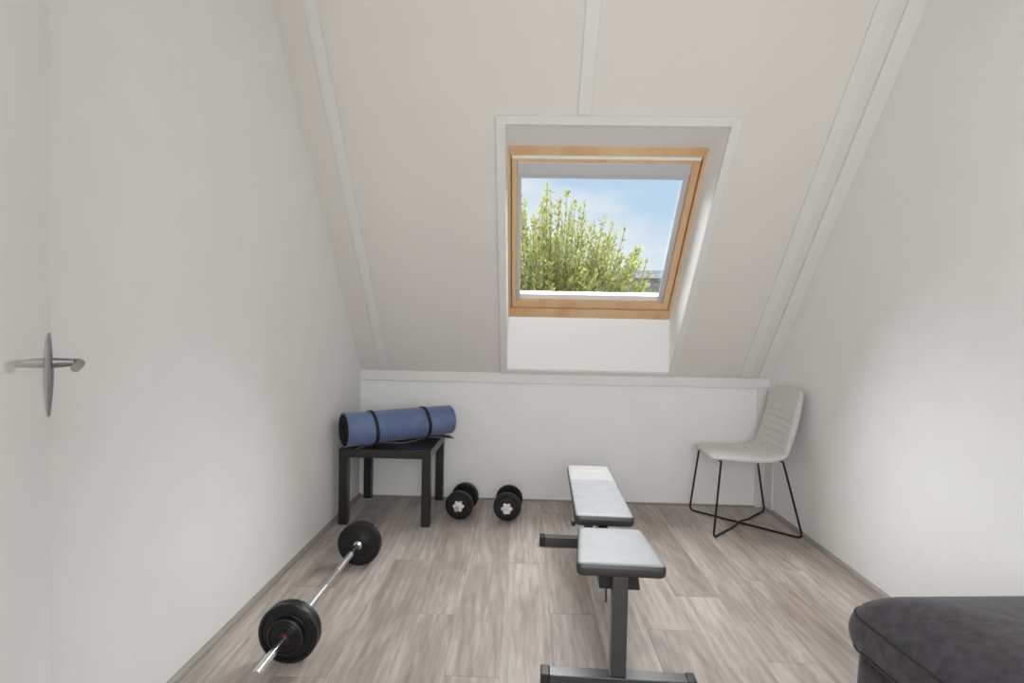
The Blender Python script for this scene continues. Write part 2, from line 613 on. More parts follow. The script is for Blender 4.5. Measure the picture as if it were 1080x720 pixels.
for x0, x1, u0 in ((-0.992, -0.934, 0.012), (0.227, 0.289, 1.70), (1.444, 1.512, 0.012)):
    bm = BM(); box(bm, x0, x1, u0, U_TOP - 0.005, 0, 0.009, R); trim(bm)
bm = BM(); box(bm, 1.566, XR, 0.012, U_TOP - 0.005, 0, 0.014, R); trim(bm)          # corner board on the slope
bm = BM(); box(bm, XL, XR, KNEE_Y - 0.016, KNEE_Y, 0.806, 0.8735); trim(bm)         # wall plate
bm = BM(); box(bm, 1.571, XR, KNEE_Y - 0.014, KNEE_Y, 0, 0.806); trim(bm)           # upright in the right corner
bm = BM(); box(bm, XR - 0.012, XR, KNEE_Y - 0.12, KNEE_Y - 0.014, 0, 0.80); trim(bm)  # board on the right wall
# quarter-round skirting
for nm, pts in (('baseboard_left', [(XL, 0.52), (XL, KNEE_Y)]), ('baseboard_right', [(XR, Y_REAR), (XR, KNEE_Y)])):
    s = 1 if 'left' in nm else -1
    bm = BM()
    prof = [(0, 0)] + [(0.019 * math.cos(a), 0.021 * math.sin(a)) for a in [PI / 2 * i / 5 for i in range(6)]]
    rings = [[bm.verts.new((p[0] + s * dx, p[1], dz)) for dx, dz in prof] for p in pts]
    n = len(prof)
    for i in range(n):
        bm.faces.new((rings[0][i], rings[0][(i + 1) % n], rings[1][(i + 1) % n], rings[1][i]))
    bm.faces.new(rings[0]); bm.faces.new(rings[1][::-1])
    struct(obj(nm, bm, M['skirting'], smooth=True))
bm = BM(); box(bm, XL + 0.018, XR - 0.018, KNEE_Y - 0.008, KNEE_Y, 0, 0.010)
struct(obj('baseboard_back', bm, M['skirting'], bevel=0.002))

# roof window
win = struct(empty('window_1'))
win.matrix_world = R


def wpart(name, bm, m, parent=None, bevel=0.002):
    return obj(name, bm, m, parent or win, bevel=bevel)


bm = BM(); ring(bm, (-0.168, 1.010, -0.006, 1.694), (HX0, HX1, HU0, HU1), 0, 0.016); wpart('window_casing', bm, M['trim'])
# splayed lining: horizontal top, upright bottom
D1 = -0.205
o = [(HX0, HU0), (HX1, HU0), (HX1, HU1), (HX0, HU1)]
i_ = [(-0.118, 0.352), (0.954, 0.352), (0.954, 1.462), (-0.118, 1.462)]
bm = BM()
for a in range(4):
    b = (a + 1) % 4
    t = 0.015
    ca, cb = Vector(o[a]), Vector(o[b])
    d = (cb - ca).normalized()
    nrm = Vector((d.y, -d.x)) * t
    P = [(*o[a], 0.0), (*o[b], 0.0), (*i_[b], D1 - 0.01), (*i_[a], D1 - 0.01)]
    Q = [(p[0] + nrm.x, p[1] + nrm.y, p[2]) for p in P]
    hexa(bm, P, Q)
wpart('window_lining', bm, M['lining'], bevel=0)
bm = BM(); ring(bm, (-0.150, 0.986, 0.30, 1.50), (-0.104, 0.938, 0.396, 1.424), -0.30, -0.20); wpart('window_frame', bm, M['pine'])
bm = BM(); ring(bm, (-0.104, 0.938, 0.396, 1.424), (-0.098, 0.932, 0.403, 1.420), -0.29, -0.226); wpart('frame_groove', bm, M['pine_dark'], bevel=0)
sash = None
bm = BM(); ring(bm, (-0.098, 0.932, 0.403, 1.402), (-0.069, 0.892, 0.454, 1.381), -0.28, -0.212); sash = wpart('sash', bm, M['pine'])
bm = BM(); ring(bm, (-0.069, 0.892, 0.454, 1.381), (-0.055, 0.876, 0.492, 1.36), -0.275, -0.236); wpart('glazing_frame', bm, M['blind_white'], sash)
bm = BM(); box(bm, -0.06, 0.88, 0.47, 1.36, -0.262, -0.256); wpart('pane', bm, M['glass'], sash, bevel=0)
bm = BM(); box(bm, -0.069, 0.892, 1.307, 1.381, -0.245, -0.214); wpart('blind_cassette', bm, M['blind_grey'], sash, bevel=0.006)
bm = BM(); box(bm, -0.044, 0.860, 1.286, 1.308, -0.236, -0.222); wpart('blind_bar', bm, M['blind_grey'], sash)
bm = BM(); box(bm, -0.069, -0.043, 0.455, 1.318, -0.236, -0.226); wpart('blind_rail', bm, M['blind_grey'], sash)
bm = BM(); box(bm, 0.858, 0.892, 0.455, 1.318, -0.236, -0.226); wpart('blind_rail', bm, M['blind_grey'], sash)
bm = BM(); box(bm, -0.098, 0.932, 1.402, 1.424, -0.24, -0.205); wpart('ventilation_bar', bm, M['blind_white'], bevel=0.004)

# door standing open at the left edge, handle on its room face
DE, DD, DN = Vector((-1.08, 1.187, 0)), Vector((0.627, -0.779, 0)), Vector((0.779, 0.627, 0))
DM = Matrix(((DD.x, DN.x, 0, DE.x), (DD.y, DN.y, 0, DE.y), (0, 0, 1, 0), (0, 0, 0, 1)))
door = struct(empty('door_1'))
door.matrix_world = DM                      # x = towards the hinge, y = out of the visible face
bm = BM(); box(bm, 0, 0.83, -0.040, 0, 0.008, 2.09); obj('door_leaf', bm, M['door'], door, bevel=0.002)
# curved back plate, thick in the middle
bm = BM()
zc, hh = 1.058, 0.091
rows = []
for i in range(17):
    t = -1 + 2 * i / 16
    w = 0.021 * (1 - 0.25 * t * t)
    h = 0.0035 + 0.0060 * (1 - abs(t) ** 1.5)
    rows.append([bm.verts.new((0.055 + w * s, 0.0002 + h * c, zc + hh * t)) for s, c in ((-1, 0), (-1, 0.5), (-0.5, 0.9), (0, 1), (0.5, 0.9), (1, 0.5), (1, 0))])
for a, b in zip(rows, rows[1:]):
    for j in range(6):
        bm.faces.new((a[j], a[j + 1], b[j + 1], b[j]))
    bm.faces.new((a[6], a[0], b[0], b[6]))
bm.faces.new(rows[0]); bm.faces.new(rows[-1][::-1])
hp = obj('handle_plate', bm, M['steel'], door, smooth=True)
bm = BM()
zl = 1.083
tube(bm, [(0.055, 0.006, zl), (0.055, 0.034, zl)], [0.0115, 0.0095], 20)
lever = obj('lever_neck', bm, M['steel'], door, smooth=True)
bm = BM()
tube(bm, fillet([(0.055, 0.030, zl), (0.055, 0.052, zl), (0.085, 0.056, zl), (0.172, 0.050, zl - 0.004)], 0.02), 0.0088, 18)
obj('lever', bm, M['steel'], door, smooth=True)

# ---------------------------------------------------------------- side table
tb = tag(empty('side_table', (-0.815, 3.374, 0)), 'small square black side table with a rolled blue mat on it, in the left corner', 'table')
h = 0.272
bm = BM(); box(bm, -h, h, -h, h, 0.400, 0.450); obj('tabletop', bm, M['black_wood'], tb, bevel=0.002)
for sx in (-1, 1):
    for sy in (-1, 1):
        bm = BM()
        x, y = sx * (h - 0.0265), sy * (h - 0.0265)
        box(bm, x - 0.0255, x + 0.0255, y - 0.0255, y + 0.0255, 0, 0.401)
        obj('leg', bm, M['black_wood'], tb, bevel=0.0015)

# ---------------------------------------------------------------- exercise mat, rolled up diagonally on the table
A0, A1 = Vector((-1.063, 3.112, 0.559)), Vector((-0.498, 3.532, 0.566))
ax = (A1 - A0)
LEN = ax.length
ax.normalize()
perp = Vector((0, 0, 1)).cross(ax).normalized()     # points back, towards the wall
upv = ax.cross(perp).normalized()
if upv.z < 0:
    upv = -upv
ym = tag(empty('exercise_mat', (A0 + A1) / 2 - Vector((0, 0, 0.10))), 'rolled blue exercise mat with two black straps lying on the black table', 'exercise mat')
inv = Matrix.Translation(-ym.location)


def roll_pt(t, ang, r):
    return A0 + ax * (t * LEN) + (perp * math.sin(ang) - upv * math.cos(ang)) * r


RO, THK = 0.101, 0.006


def rad_scale(t):
    return 1.0 - 0.085 * t


bm = BM()
NT, NA = 25, 56
outer, inner = [], []
for i in range(NT):
    t = i / (NT - 1)
    outer.append([bm.verts.new(inv @ roll_pt(t, 2 * PI * k / NA, RO * rad_scale(t) * (1 + 0.010 * math.sin(9 * t + 2 * PI * k / NA)))) for k in range(NA)])
for a, b in zip(outer, outer[1:]):
    for k in range(NA):
        bm.faces.new((a[k], a[(k + 1) % NA], b[(k + 1) % NA], b[k]))
# end rims turn in to the next layer
for t, src, e in ((0, outer[0], 0.004), (1, outer[-1], -0.004)):
    ring2 = [bm.verts.new(inv @ (roll_pt(t, 2 * PI * k / NA, (RO - THK) * rad_scale(t)) + ax * e * 0)) for k in range(NA)]
    for k in range(NA):
        bm.faces.new((src[k], src[(k + 1) % NA], ring2[(k + 1) % NA], ring2[k]))
    outer.append(ring2)
obj('outer_layer', bm, M['mat_blue'], ym, smooth=True)
# inner spiral, black, set back a little from the ends
bm = BM()
turns, NS = 3.5, 150
sp = []
for sgn in (0, 1):
    for e, t in ((0.004, 0.0), (-0.004, 1.0)):
        pass
ringsA = []
for j, (t, e) in enumerate(((0.0, 0.001), (1.0, -0.001))):
    o1, o2 = [], []
    for k in range(NS + 1):
        ang = 2 * PI * turns * k / NS
        r = (RO - THK) * (1 - 0.62 * k / NS) * rad_scale(t)
        o1.append(bm.verts.new(inv @ (roll_pt(t, ang, r) + ax * e)))
        o2.append(bm.verts.new(inv @ (roll_pt(t, ang, r - 0.0085) + ax * e)))
    ringsA.append((o1, o2))
for k in range(NS):
    for s in range(2):
        a, b = ringsA[0][s], ringsA[1][s]
        bm.faces.new((a[k], a[k + 1], b[k + 1], b[k]))
    for e in range(2):
        a, b = ringsA[e]
        bm.faces.new((a[k], a[k + 1], b[k + 1], b[k]))
obj('inner_roll', bm, M['mat_black_shaded'], ym, smooth=True)
# loose end of the sheet, lying out in front of the roll
bm = BM()
fr = [(-0.985, 3.094, 0.4515), (-0.945, 3.190, 0.4515), (-0.900, 3.262, 0.4560), (-0.830, 3.270, 0.4530), (-0.744, 3.282, 0.4512),
      (-0.680, 3.372, 0.4520), (-0.630, 3.445, 0.4580), (-0.540, 3.440, 0.4570), (-0.452, 3.440, 0.4560)]
top, bot = [], []
for i, p in enumerate(fr):
    t = i / (len(fr) - 1)
    back = A0 + ax * (LEN * (0.03 + 0.97 * t)) + perp * 0.015
    back.z = 0.4515
    row = []
    for s in (0, 0.25, 0.5, 0.75, 1):
        q = Vector(p).lerp(back, s)
        row.append(q)
    top.append([bm.verts.new(inv @ (q + Vector((0, 0, 0.006)))) for q in row])
    bot.append([bm.verts.new(inv @ q) for q in row])
for a, b in zip(top, top[1:]):
    for s in range(4):
        bm.faces.new((a[s], a[s + 1], b[s + 1], b[s]))
for a, b in zip(bot, bot[1:]):
    for s in range(4):
        bm.faces.new((a[s], b[s], b[s + 1], a[s + 1]))
for i in range(len(fr) - 1):
    bm.faces.new((top[i][0], top[i + 1][0], bot[i + 1][0], bot[i][0])).material_index = 1
    bm.faces.new((top[i][4], bot[i][4], bot[i + 1][4], top[i + 1][4]))
bm.faces.new([v[0] for v in ()] or [top[0][s] for s in range(5)] + [bot[0][s] for s in range(4, -1, -1)])
bm.faces.new([top[-1][s] for s in range(5)] + [bot[-1][s] for s in range(4, -1, -1)])
obj('loose_end', bm, [M['mat_black_shaded'], M['mat_edge_glint']], ym, smooth=True)  # sheet blackened as shade by the roll, front edge lightened as a reflection
for t in (0.245, 0.735):
    bm = BM()
    half = 0.010
    rr = []
    for e, off in ((-half, 0.0005), (-half, 0.004), (half, 0.004), (half, 0.0005)):
        rr.append([bm.verts.new(inv @ (roll_pt(t + 0.015 * math.cos(2 * PI * k / NA), 2 * PI * k / NA, RO * rad_scale(t) * 1.010 + off) + ax * e)) for k in range(NA)])
    for a, b in zip(rr, rr[1:] + rr[:1]):
        for k in range(NA):
            bm.faces.new((a[k], a[(k + 1) % NA], b[(k + 1) % NA], b[k]))
    obj('strap', bm, M['strap'], ym, smooth=True)

# ---------------------------------------------------------------- weights


def plate_bm(r, th, hole=0.014, n=56):
    """cast iron disc along +x, centred on 0, raised rim and hub with stepped rings"""
    bm = BM()
    h = th / 2
    b = min(0.004, th * 0.2)
    f = [(hole, -h * 0.95), (hole + 0.012, -h * 0.95), (hole + 0.014, -h * 0.60), (r * 0.52, -h * 0.55), (r * 0.54, -h * 0.75), (r * 0.60, -h * 0.75),
         (r * 0.62, -h * 0.55), (r * 0.84, -h * 0.55), (r * 0.87, -h), (r - b, -h), (r, -h + b)]
    prof = f + [(q[0], -q[1]) for q in reversed(f)]
    lathe(bm, prof + [prof[0]], (0, 0, 0), (1, 0, 0), n)
    return bm


def star_bm(r=0.034, th=0.020, lobes=6):
    bm = BM()
    n = 72
    rows = []
    for x, s in ((0, 0.93), (0.003, 1.0), (th - 0.004, 1.0), (th, 0.90)):
        rows.append([bm.verts.new((x, s * r * (1 + 0.16 * math.cos(lobes * 2 * PI * k / n)) * math.cos(2 * PI * k / n) * 0.9,
                                   s * r * (1 + 0.16 * math.cos(lobes * 2 * PI * k / n)) * math.sin(2 * PI * k / n) * 0.9)) for k in range(n)])
    for a, b in zip(rows, rows[1:]):
        for k in range(n):
            bm.faces.new((a[k], a[(k + 1) % n], b[(k + 1) % n], b[k]))
    bm.faces.new(rows[0][::-1])
    # recessed face with a hub ring
    prev = rows[-1]
    for rr_, x in ((0.60, th), (0.56, th - 0.003), (0.42, th - 0.003), (0.40, th + 0.003)):
        cur = [bm.verts.new((x, rr_ * r * math.cos(2 * PI * k / n), rr_ * r * math.sin(2 * PI * k / n))) for k in range(n)]
        for k in range(n):
            bm.faces.new((prev[k], prev[(k + 1) % n], cur[(k + 1) % n], cur[k]))
        prev = cur
    bm.faces.new(prev)
    return bm


def shift(bm, x, flip=False):
    for v in bm.verts:
        if flip:
            v.co.x, v.co.y = -v.co.x, -v.co.y
        v.co.x += x
    return bm


def dumbbell(front_c, back_c, label, discs_front, discs_back, group):
    """front_c, back_c: centres of the outer faces of the front and back large plates on the floor plane"""
    f, b = Vector(front_c), Vector(back_c)
    mid = (f + b) / 2
    ang = math.atan2(f.y - b.y, f.x - b.x)           # +x points to the camera
    rmax = 0.086
    t = tag(empty('dumbbell', (mid.x, mid.y, 0), ang), label, 'dumbbell', group)
    L = (f - b).length / 2

    def lift(bm):
        for v in bm.verts:
            v.co.z += rmax
        return bm
    bm = BM()
    tube(bm, [(-0.178, 0, 0), (0.178, 0, 0)], 0.0125, 20)
    obj('bar', lift(bm), M['chrome'], t, smooth=True)
    bm = BM()
    tube(bm, [(-0.058, 0, 0), (-0.03, 0, 0), (0, 0, 0), (0.03, 0, 0), (0.058, 0, 0)], [0.0145, 0.0155, 0.016, 0.0155, 0.0145], 20)
    obj('grip', lift(bm), M['knurl'], t, smooth=True)
    for s, discs in ((1, discs_front), (-1, discs_back)):
        x = s * 0.062
        bm = BM(); lathe(bm, [(0, 0), (0.022, 0), (0.022, 0.007), (0, 0.007)], (x - (0 if s > 0 else 0.007), 0, 0), (1, 0, 0), 32)
        obj('inner_collar', lift(bm), M['chrome'], t, smooth=True)
        x += s * 0.0075
        for r, th in discs:
            obj('weight_plate', lift(shift(plate_bm(r, th), x + s * th / 2)), M['iron'], t, smooth=True)
            x += s * (th + 0.0005)
        obj('star_nut', lift(shift(star_bm(), x + s * 0.0003, s < 0)), M['star'], t, smooth=True)
    return t


dumbbell((-0.3905, 3.232), (-0.371, 3.448), 'left black dumbbell, nearer the black table, one thick plate facing out', [(0.086, 0.030)], [(0.086, 0.022), (0.086, 0.022)], 'pair of dumbbells by the back wall')
dumbbell((-0.094, 3.215), (-0.0835, 3.445), 'right black dumbbell, nearer the weight bench, with a smaller plate in front', [(0.086, 0.022), (0.062, 0.018)], [(0.086, 0.022), (0.062, 0.018)], 'pair of dumbbells by the back wall')

# barbell along the left wall
BR = 0.105
b0, b1 = Vector((-0.805, 1.591, 0)), Vector((-0.797, 2.830, 0))
bmid = (b0 + b1) / 2
bang = math.atan2(b0.y - b1.y, b0.x - b1.x)
bb = tag(empty('barbell', (bmid.x, bmid.y, 0), bang), 'long chrome barbell with black plates lying on the floor along the left wall', 'barbell')


def lift(bm, z=BR):
    for v in bm.verts:
        v.co.z += z
    return bm


HL = (b0 - b1).length / 2
bm = BM(); tube(bm, [(-HL, 0, 0), (-HL + 0.003, 0, 0), (HL - 0.003, 0, 0), (HL, 0, 0)], [0.011, 0.0135, 0.0135, 0.011], 24)
obj('bar', lift(bm), M['chrome'], bb, smooth=True)
for x0, x1 in ((-0.25, -0.07), (0.07, 0.25)):
    bm = BM(); tube(bm, [(x0, 0, 0), (x1, 0, 0)], 0.0139, 24); obj('grip', lift(bm), M['knurl'], bb, smooth=True)
for s in (1, -1):
    x = s * 0.350
    bm = BM(); lathe(bm, [(0, 0), (0.020, 0), (0.0215, 0.002), (0.0215, 0.010), (0.020, 0.012), (0, 0.012)], (x - (0 if s > 0 else 0.012), 0, 0), (1, 0, 0), 32)
    obj('inner_collar', lift(bm), M['chrome'], bb, smooth=True)
    x += s * 0.0125
    for r, th in ((0.105, 0.022), (0.105, 0.022), (0.063, 0.022)):
        obj('weight_plate', lift(shift(plate_bm(r, th, 0.0142), x + s * th / 2)), M['iron'], bb, smooth=True)
        x += s * (th + 0.0005)
    bm = BM(); lathe(bm, [(0.0138, 0), (0.0165, 0), (0.0175, 0.002), (0.0175, 0.005), (0.0138, 0.006), (0.0138, 0)], (x, 0, 0), (s, 0, 0), 32)
    obj('rubber_ring', lift(bm), M['red'], bb, smooth=True)['label'] = 'dark red rubber ring'

# ---------------------------------------------------------------- weight bench
bn = tag(empty('weight_bench', (0.3245, 1.74, 0), -0.030), 'grey padded weight bench on a silver grey steel frame in the middle of the floor', 'weight bench')
# local: x across, y away from the camera


def pad_mesh(outline, z0, z1, r, parent, name, mats, split=None):
    """flat upholstered pad: outline = polygon (x, y), rounded corners; top panel, side band"""
    pts = []
    n = len(outline)
    for i in range(n):
        a, p, b = Vector(outline[i - 1]), Vector(outline[i]), Vector(outline[(i + 1) % n])
        d1, d2 = (a - p).normalized(), (b - p).normalized()
        s, e = p + d1 * r, p + d2 * r
        for k in range(7):
            t = k / 6
            pts.append(s * (1 - t) ** 2 + p * 2 * t * (1 - t) + e * t * t)
    cen = sum(pts, Vector((0, 0))) / len(pts)

    def ringat(bm, inset, z):
        out = []
        for p in pts:
            d = p - cen
            q = Vector((cen.x + d.x - math.copysign(min(inset, abs(d.x)), d.x), cen.y + d.y - math.copysign(min(inset, abs(d.y)), d.y)))
            out.append(bm.verts.new((q.x, q.y, z)))
        return out
    bm = BM()
    rings = [ringat(bm, i, z) for i, z in ((0.016, z0), (0.006, z0 + 0.002), (0.0015, z0 + 0.009), (0, (z0 + z1) / 2), (0.001, z1 - 0.008), (0.004, z1 - 0.004))]
    for a, b in zip(rings, rings[1:]):
        for k in range(len(pts)):
            k2 = (k + 1) % len(pts)
            bm.faces.new((a[k], a[k2], b[k2], b[k]))
    bm.faces.new(rings[0][::-1])
    bm.faces.new(rings[-1])
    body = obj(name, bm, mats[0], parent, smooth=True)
    bm = BM()
    rings = [ringat(bm, i, z) for i, z in ((0.0042, z1 - 0.0045), (0.006, z1 - 0.0018), (0.010, z1 + 0.0002), (0.020, z1 + 0.0012), (0.055, z1 + 0.0022))]
    for a, b in zip(rings, rings[1:]):
        for k in range(len(pts)):
            k2 = (k + 1) % len(pts)
            bm.faces.new((a[k], a[k2], b[k2], b[k]))
    bm.faces.new(rings[-1])
    if split is not None:
        bmesh.ops.bisect_plane(bm, geom=bm.verts[:] + bm.edges[:] + bm.faces[:], plane_co=(0, split, 0), plane_no=(0, 1, 0))
        bm.faces.ensure_lookup_table()
        for f in bm.faces:
            if f.calc_center_median().y > split:
                f.material_index = 1
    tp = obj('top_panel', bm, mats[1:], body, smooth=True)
    return body, tp


ZP0, ZP1 = 0.384, 0.427
seat_pad, _ = pad_mesh([(-0.146, -0.034), (0.146, -0.034), (0.121, 0.292), (-0.119, 0.292)], ZP0, ZP1, 0.022, bn, 'seat_pad', [M['vinyl_shaded'], M['vinyl_lit']])
back_pad, back_top = pad_mesh([(-0.1225, 0.410), (0.1185, 0.410), (0.1105, 1.222), (-0.1185, 1.222)], ZP0, ZP1, 0.022, bn, 'back_pad', [M['vinyl_shaded'], M['vinyl_lit'], M['vinyl_cream']], split=0.928)
seat_pad['label'] = 'front seat pad, top coloured as lit, sides as shaded'
back_pad['label'] = 'long back pad, top coloured as lit, with a cream head end'
# faded lettering on the head end, worn beyond reading
bm = BM()
lr = random.Random(5)
x = -0.082
while x < 0.080:
    w = lr.choice((0.007, 0.009, 0.011))
    yy, hgt = 1.092, lr.choice((0.018, 0.018, 0.024))
    z = ZP1 + 0.0023
    box(bm, x, x + 0.003, yy, yy + hgt, z, z + 0.0004)
    box(bm, x + 0.003, x + w, yy + lr.choice((0, 0.007, hgt - 0.004)), yy + hgt - lr.choice((0, 0.006)), z, z + 0.0004)
    x += w + 0.004
obj('faded_print', bm, M['print'], back_pad)
# frame
bm = BM(); box(bm, -0.0255, 0.0255, -0.015, 0.036, 0.049, 0.379); obj('front_post', bm, M['frame_grey'], bn, bevel=0.003)
for nm, y0, w in (('front_foot', -0.024, 0.253), ('rear_foot', 1.130, 0.262)):
    bm = BM(); box(bm, -w + 0.028, w - 0.028, y0, y0 + 0.050, 0.002, 0.050)
    ft = obj(nm, bm, M['frame_grey'], bn, bevel=0.003)
    for s in (-1, 1):
        bm = BM(); box(bm, min(s * w, s * (w - 0.029)), max(s * w, s * (w - 0.029)), y0 - 0.002, y0 + 0.052, 0.0, 0.0525)
        obj('end_cap', bm, M['plastic_black'], ft, bevel=0.004)
bm = BM(); box(bm, -0.020, 0.020, 0.036, 1.14, 0.318, 0.358); obj('main_rail', bm, M['frame_grey'], bn, bevel=0.003)
bm = BM()
hexa(bm, [(-0.022, 1.135, 0.045), (0.022, 1.135, 0.045), (0.022, 1.178, 0.045), (-0.022, 1.178, 0.045)],
     [(-0.022, 1.085, 0.325), (0.022, 1.085, 0.325), (0.022, 1.128, 0.325), (-0.022, 1.128, 0.325)])
obj('rear_leg', bm, M['frame_grey'], bn, bevel=0.003)
bm = BM()
lo = [(-0.063, 0.038, 0.312), (0.074, 0.038, 0.312), (0.074, 0.26, 0.312), (-0.063, 0.26, 0.312)]
hi = [(-0.063, 0.038, 0.386), (0.064, 0.038, 0.386), (0.064, 0.26, 0.386), (-0.063, 0.26, 0.386)]
hexa(bm, lo, hi); obj('seat_bracket', bm, M['plastic_black'], bn, bevel=0.004)
bm = BM(); box(bm, -0.055, 0.055, 0.50, 1.12, 0.356, 0.386); obj('back_bracket', bm, M['plastic_black'], bn, bevel=0.003)
bm = BM(); tube(bm, [(-0.038, 0.050, 0.330), (-0.038, 0.050, 0.262)], 0.004, 10); obj('locking_pin', bm, M['frame_grey'], bn, smooth=True)
bm = BM(); tube(bm, [(-0.105, 0.02, 0.390), (-0.105, 0.02, 0.368)], 0.009, 14); obj('adjusting_knob', bm, M['plastic_black'], bn, smooth=True)
bm = BM(); box(bm, -0.135, -0.118, 0.44, 0.50, 0.372, 0.392); box(bm, -0.12, 0.0, 0.455, 0.485, 0.376, 0.386); obj('hinge_lever', bm, M['plastic_black'], bn, bevel=0.003)

# ---------------------------------------------------------------- chair in the right corner
ch = tag(empty('dining_chair', (1.355, 3.315, 0)), 'light grey upholstered chair with crossed black wire legs in the right corner', 'chair')
ox, oy = 1.355, 3.315


def cl(x, y, z):
    return Vector((x - ox, y - oy, z))


def shell(prof, y0, y1, widths, thick, name, mat_, cup=0.0, wrinkle=None, nt=13):
    """upholstered slab along a profile [(x, z)]; widths = half-width factor per station; thick = thickness per station"""
    bm = BM()
    tops, bots = [], []
    n = len(prof)
    cy, hw = (y0 + y1) / 2, (y1 - y0) / 2
    for i, (x, z) in enumerate(prof):
        a, b = Vector(prof[max(i - 1, 0)]), Vector(prof[min(i + 1, n - 1)])
        d = (b - a).normalized()
        nr = Vector((-d.y, d.x))          # upper / front side
        th = thick[i] if isinstance(thick, (list, tuple)) else thick
        tr, br = [], []
        for k in range(nt):
            s = -1 + 2 * k / (nt - 1)
            e = (1 - abs(s) ** 6) ** 0.5 if abs(s) < 1 else 0.0
            yy = cy + hw * widths[i] * s
            lift_ = cup * s * s * (widths[i] ** 2)
            wv = wrinkle(i / (n - 1), s) if wrinkle else 0
            hth = th / 2 * (0.45 + 0.55 * e)
            p = Vector((x, z)) + nr * (lift_ + hth + wv * e)
            q = Vector((x, z)) + nr * (lift_ - hth)
            tr.append(bm.verts.new(cl(p.x, yy, p.y)))
            br.append(bm.verts.new(cl(q.x, yy, q.y)))
        tops.append(tr); bots.append(br)
    for i in range(n - 1):
        for k in range(nt - 1):
            bm.faces.new((tops[i][k], tops[i][k + 1], tops[i + 1][k + 1], tops[i + 1][k]))
            bm.faces.new((bots[i][k], bots[i + 1][k], bots[i + 1][k + 1], bots[i][k + 1]))
        for k in (0, nt - 1):
            bm.faces.new((tops[i][k], tops[i + 1][k], bots[i + 1][k], bots[i][k]))
    for i in (0, n - 1):
        for k in range(nt - 1):
            bm.faces.new((tops[i][k], bots[i][k], bots[i][k + 1], tops[i][k + 1]))
    return obj(name, bm, mat_, ch, subsurf=1)


def corner_w(d, r, hw):
    """half-width factor at distance d from a rounded end of corner radius r"""
    if d >= r:
        return 1.0
    return 1 - (r - math.sqrt(max(r * r - (r - d) ** 2, 0))) / hw


Y0, Y1 = 3.080, 3.520
hw = (Y1 - Y0) / 2
sx = [1.112, 1.118, 1.130, 1.150, 1.185, 1.24, 1.30, 1.36, 1.42, 1.465, 1.497, 1.516]
sz = [0.430, 0.436, 0.440, 0.442, 0.442, 0.440, 0.438, 0.437, 0.440, 0.448, 0.462, 0.478]
sw = [corner_w(x - 1.110, 0.075, hw) * (0.93 + 0.07 * min(1, (x - 1.11) / 0.25)) for x in sx]
st = [0.014, 0.028, 0.036, 0.041, 0.043, 0.044, 0.044, 0.044, 0.044, 0.043, 0.041, 0.038]
shell(list(zip(sx, sz)), Y0, Y1, sw, st, 'seat', M['chair_fabric'], cup=0.008)
bx = [1.516, 1.527, 1.541, 1.555, 1.567, 1.577, 1.586, 1.594, 1.601, 1.606, 1.609, 1.610]
bz = [0.474, 0.500, 0.545, 0.595, 0.640, 0.685, 0.730, 0.770, 0.805, 0.832, 0.846, 0.851]
bw = [(0.99 - 0.10 * max(0, (z - 0.50) / 0.35) ** 1.2) * corner_w(0.853 - z, 0.055, hw * 0.87) for z in bz]
bt = [0.040, 0.043, 0.046, 0.047, 0.047, 0.046, 0.045, 0.043, 0.041, 0.036, 0.028, 0.014]


def interp(p, n):
    out = []
    for i in range(n):
        f = i / (n - 1) * (len(p) - 1)
        a = min(int(f), len(p) - 2)
        out.append(p[a] + (p[a + 1] - p[a]) * (f - a))
    return out


NB = 90
back = shell(list(zip(interp(bx, NB), interp(bz, NB))), Y0 - 0.004, Y1 - 0.02, interp(bw, NB), interp(bt, NB), 'backrest', M['chair_fabric'], cup=0.016, nt=21,
      wrinkle=lambda t, s: 0.0052 * math.sin(t * 2 * PI * 12 + 1.2 * s * s) * max(0, 1 - abs(t - 0.28) / 0.36) * (1 - s * s))
# seam cord around the edge of the back
bm = BM()
pl, pr_ = [], []
for x, z, w in zip(bx, bz, bw):
    cyy, hww = (Y0 - 0.004 + Y1 - 0.02) / 2, (Y1 - 0.02 - Y0 + 0.004) / 2
    c = 0.016 * w * w
    pl.append(cl(x - c, cyy - hww * w - 0.001, z + c * 0.2))
    pr_.append(cl(x - c, cyy + hww * w + 0.001, z + c * 0.2))
tube(bm, pl + pr_[::-1], 0.0028, 8)
obj('piping', bm, M['chair_fabric'], back, smooth=True)
# wire base: two U-shaped rods crossing on the floor
rr = 0.0062
U1 = fillet([cl(1.143, 3.490, 0.436), cl(1.103, 3.533, rr), cl(1.612, 3.082, rr + 0.0004), cl(1.497, 3.106, 0.440)], 0.035, 6)
U2 = fillet([cl(1.143, 3.104, 0.437), cl(1.096, 3.060, rr), cl(1.604, 3.560, rr), cl(1.500, 3.480, 0.440)], 0.035, 6)
# lift the second rod over the first where they cross
bm = BM(); tube(bm, U1, rr, 12); obj('leg_rod', bm, M['chair_metal'], ch, smooth=True)
P2 = []
for a, b in zip(U2, U2[1:]):
    P2.append(a)
    if (b - a).length > 0.3 and abs(b.z - a.z) < 0.05:
        for k in range(1, 12):
            q = a.lerp(b, k / 12)
            q.z += 0.0128 * math.exp(-((k / 12 - 0.5) / 0.10) ** 2)
            P2.append(q)
P2.append(U2[-1])
bm = BM(); tube(bm, P2, rr, 12); obj('leg_rod', bm, M['chair_metal'], ch, smooth=True)
bm = BM(); tube(bm, [cl(1.143, 3.112, 0.434), cl(1.143, 3.482, 0.434)], rr, 10); obj('seat_support', bm, M['chair_metal'], ch, smooth=True)
bm = BM(); tube(bm, [cl(1.497, 3.114, 0.438), cl(1.500, 3.470, 0.438)], rr, 10); obj('seat_support', bm, M['chair_metal'], ch, smooth=True)

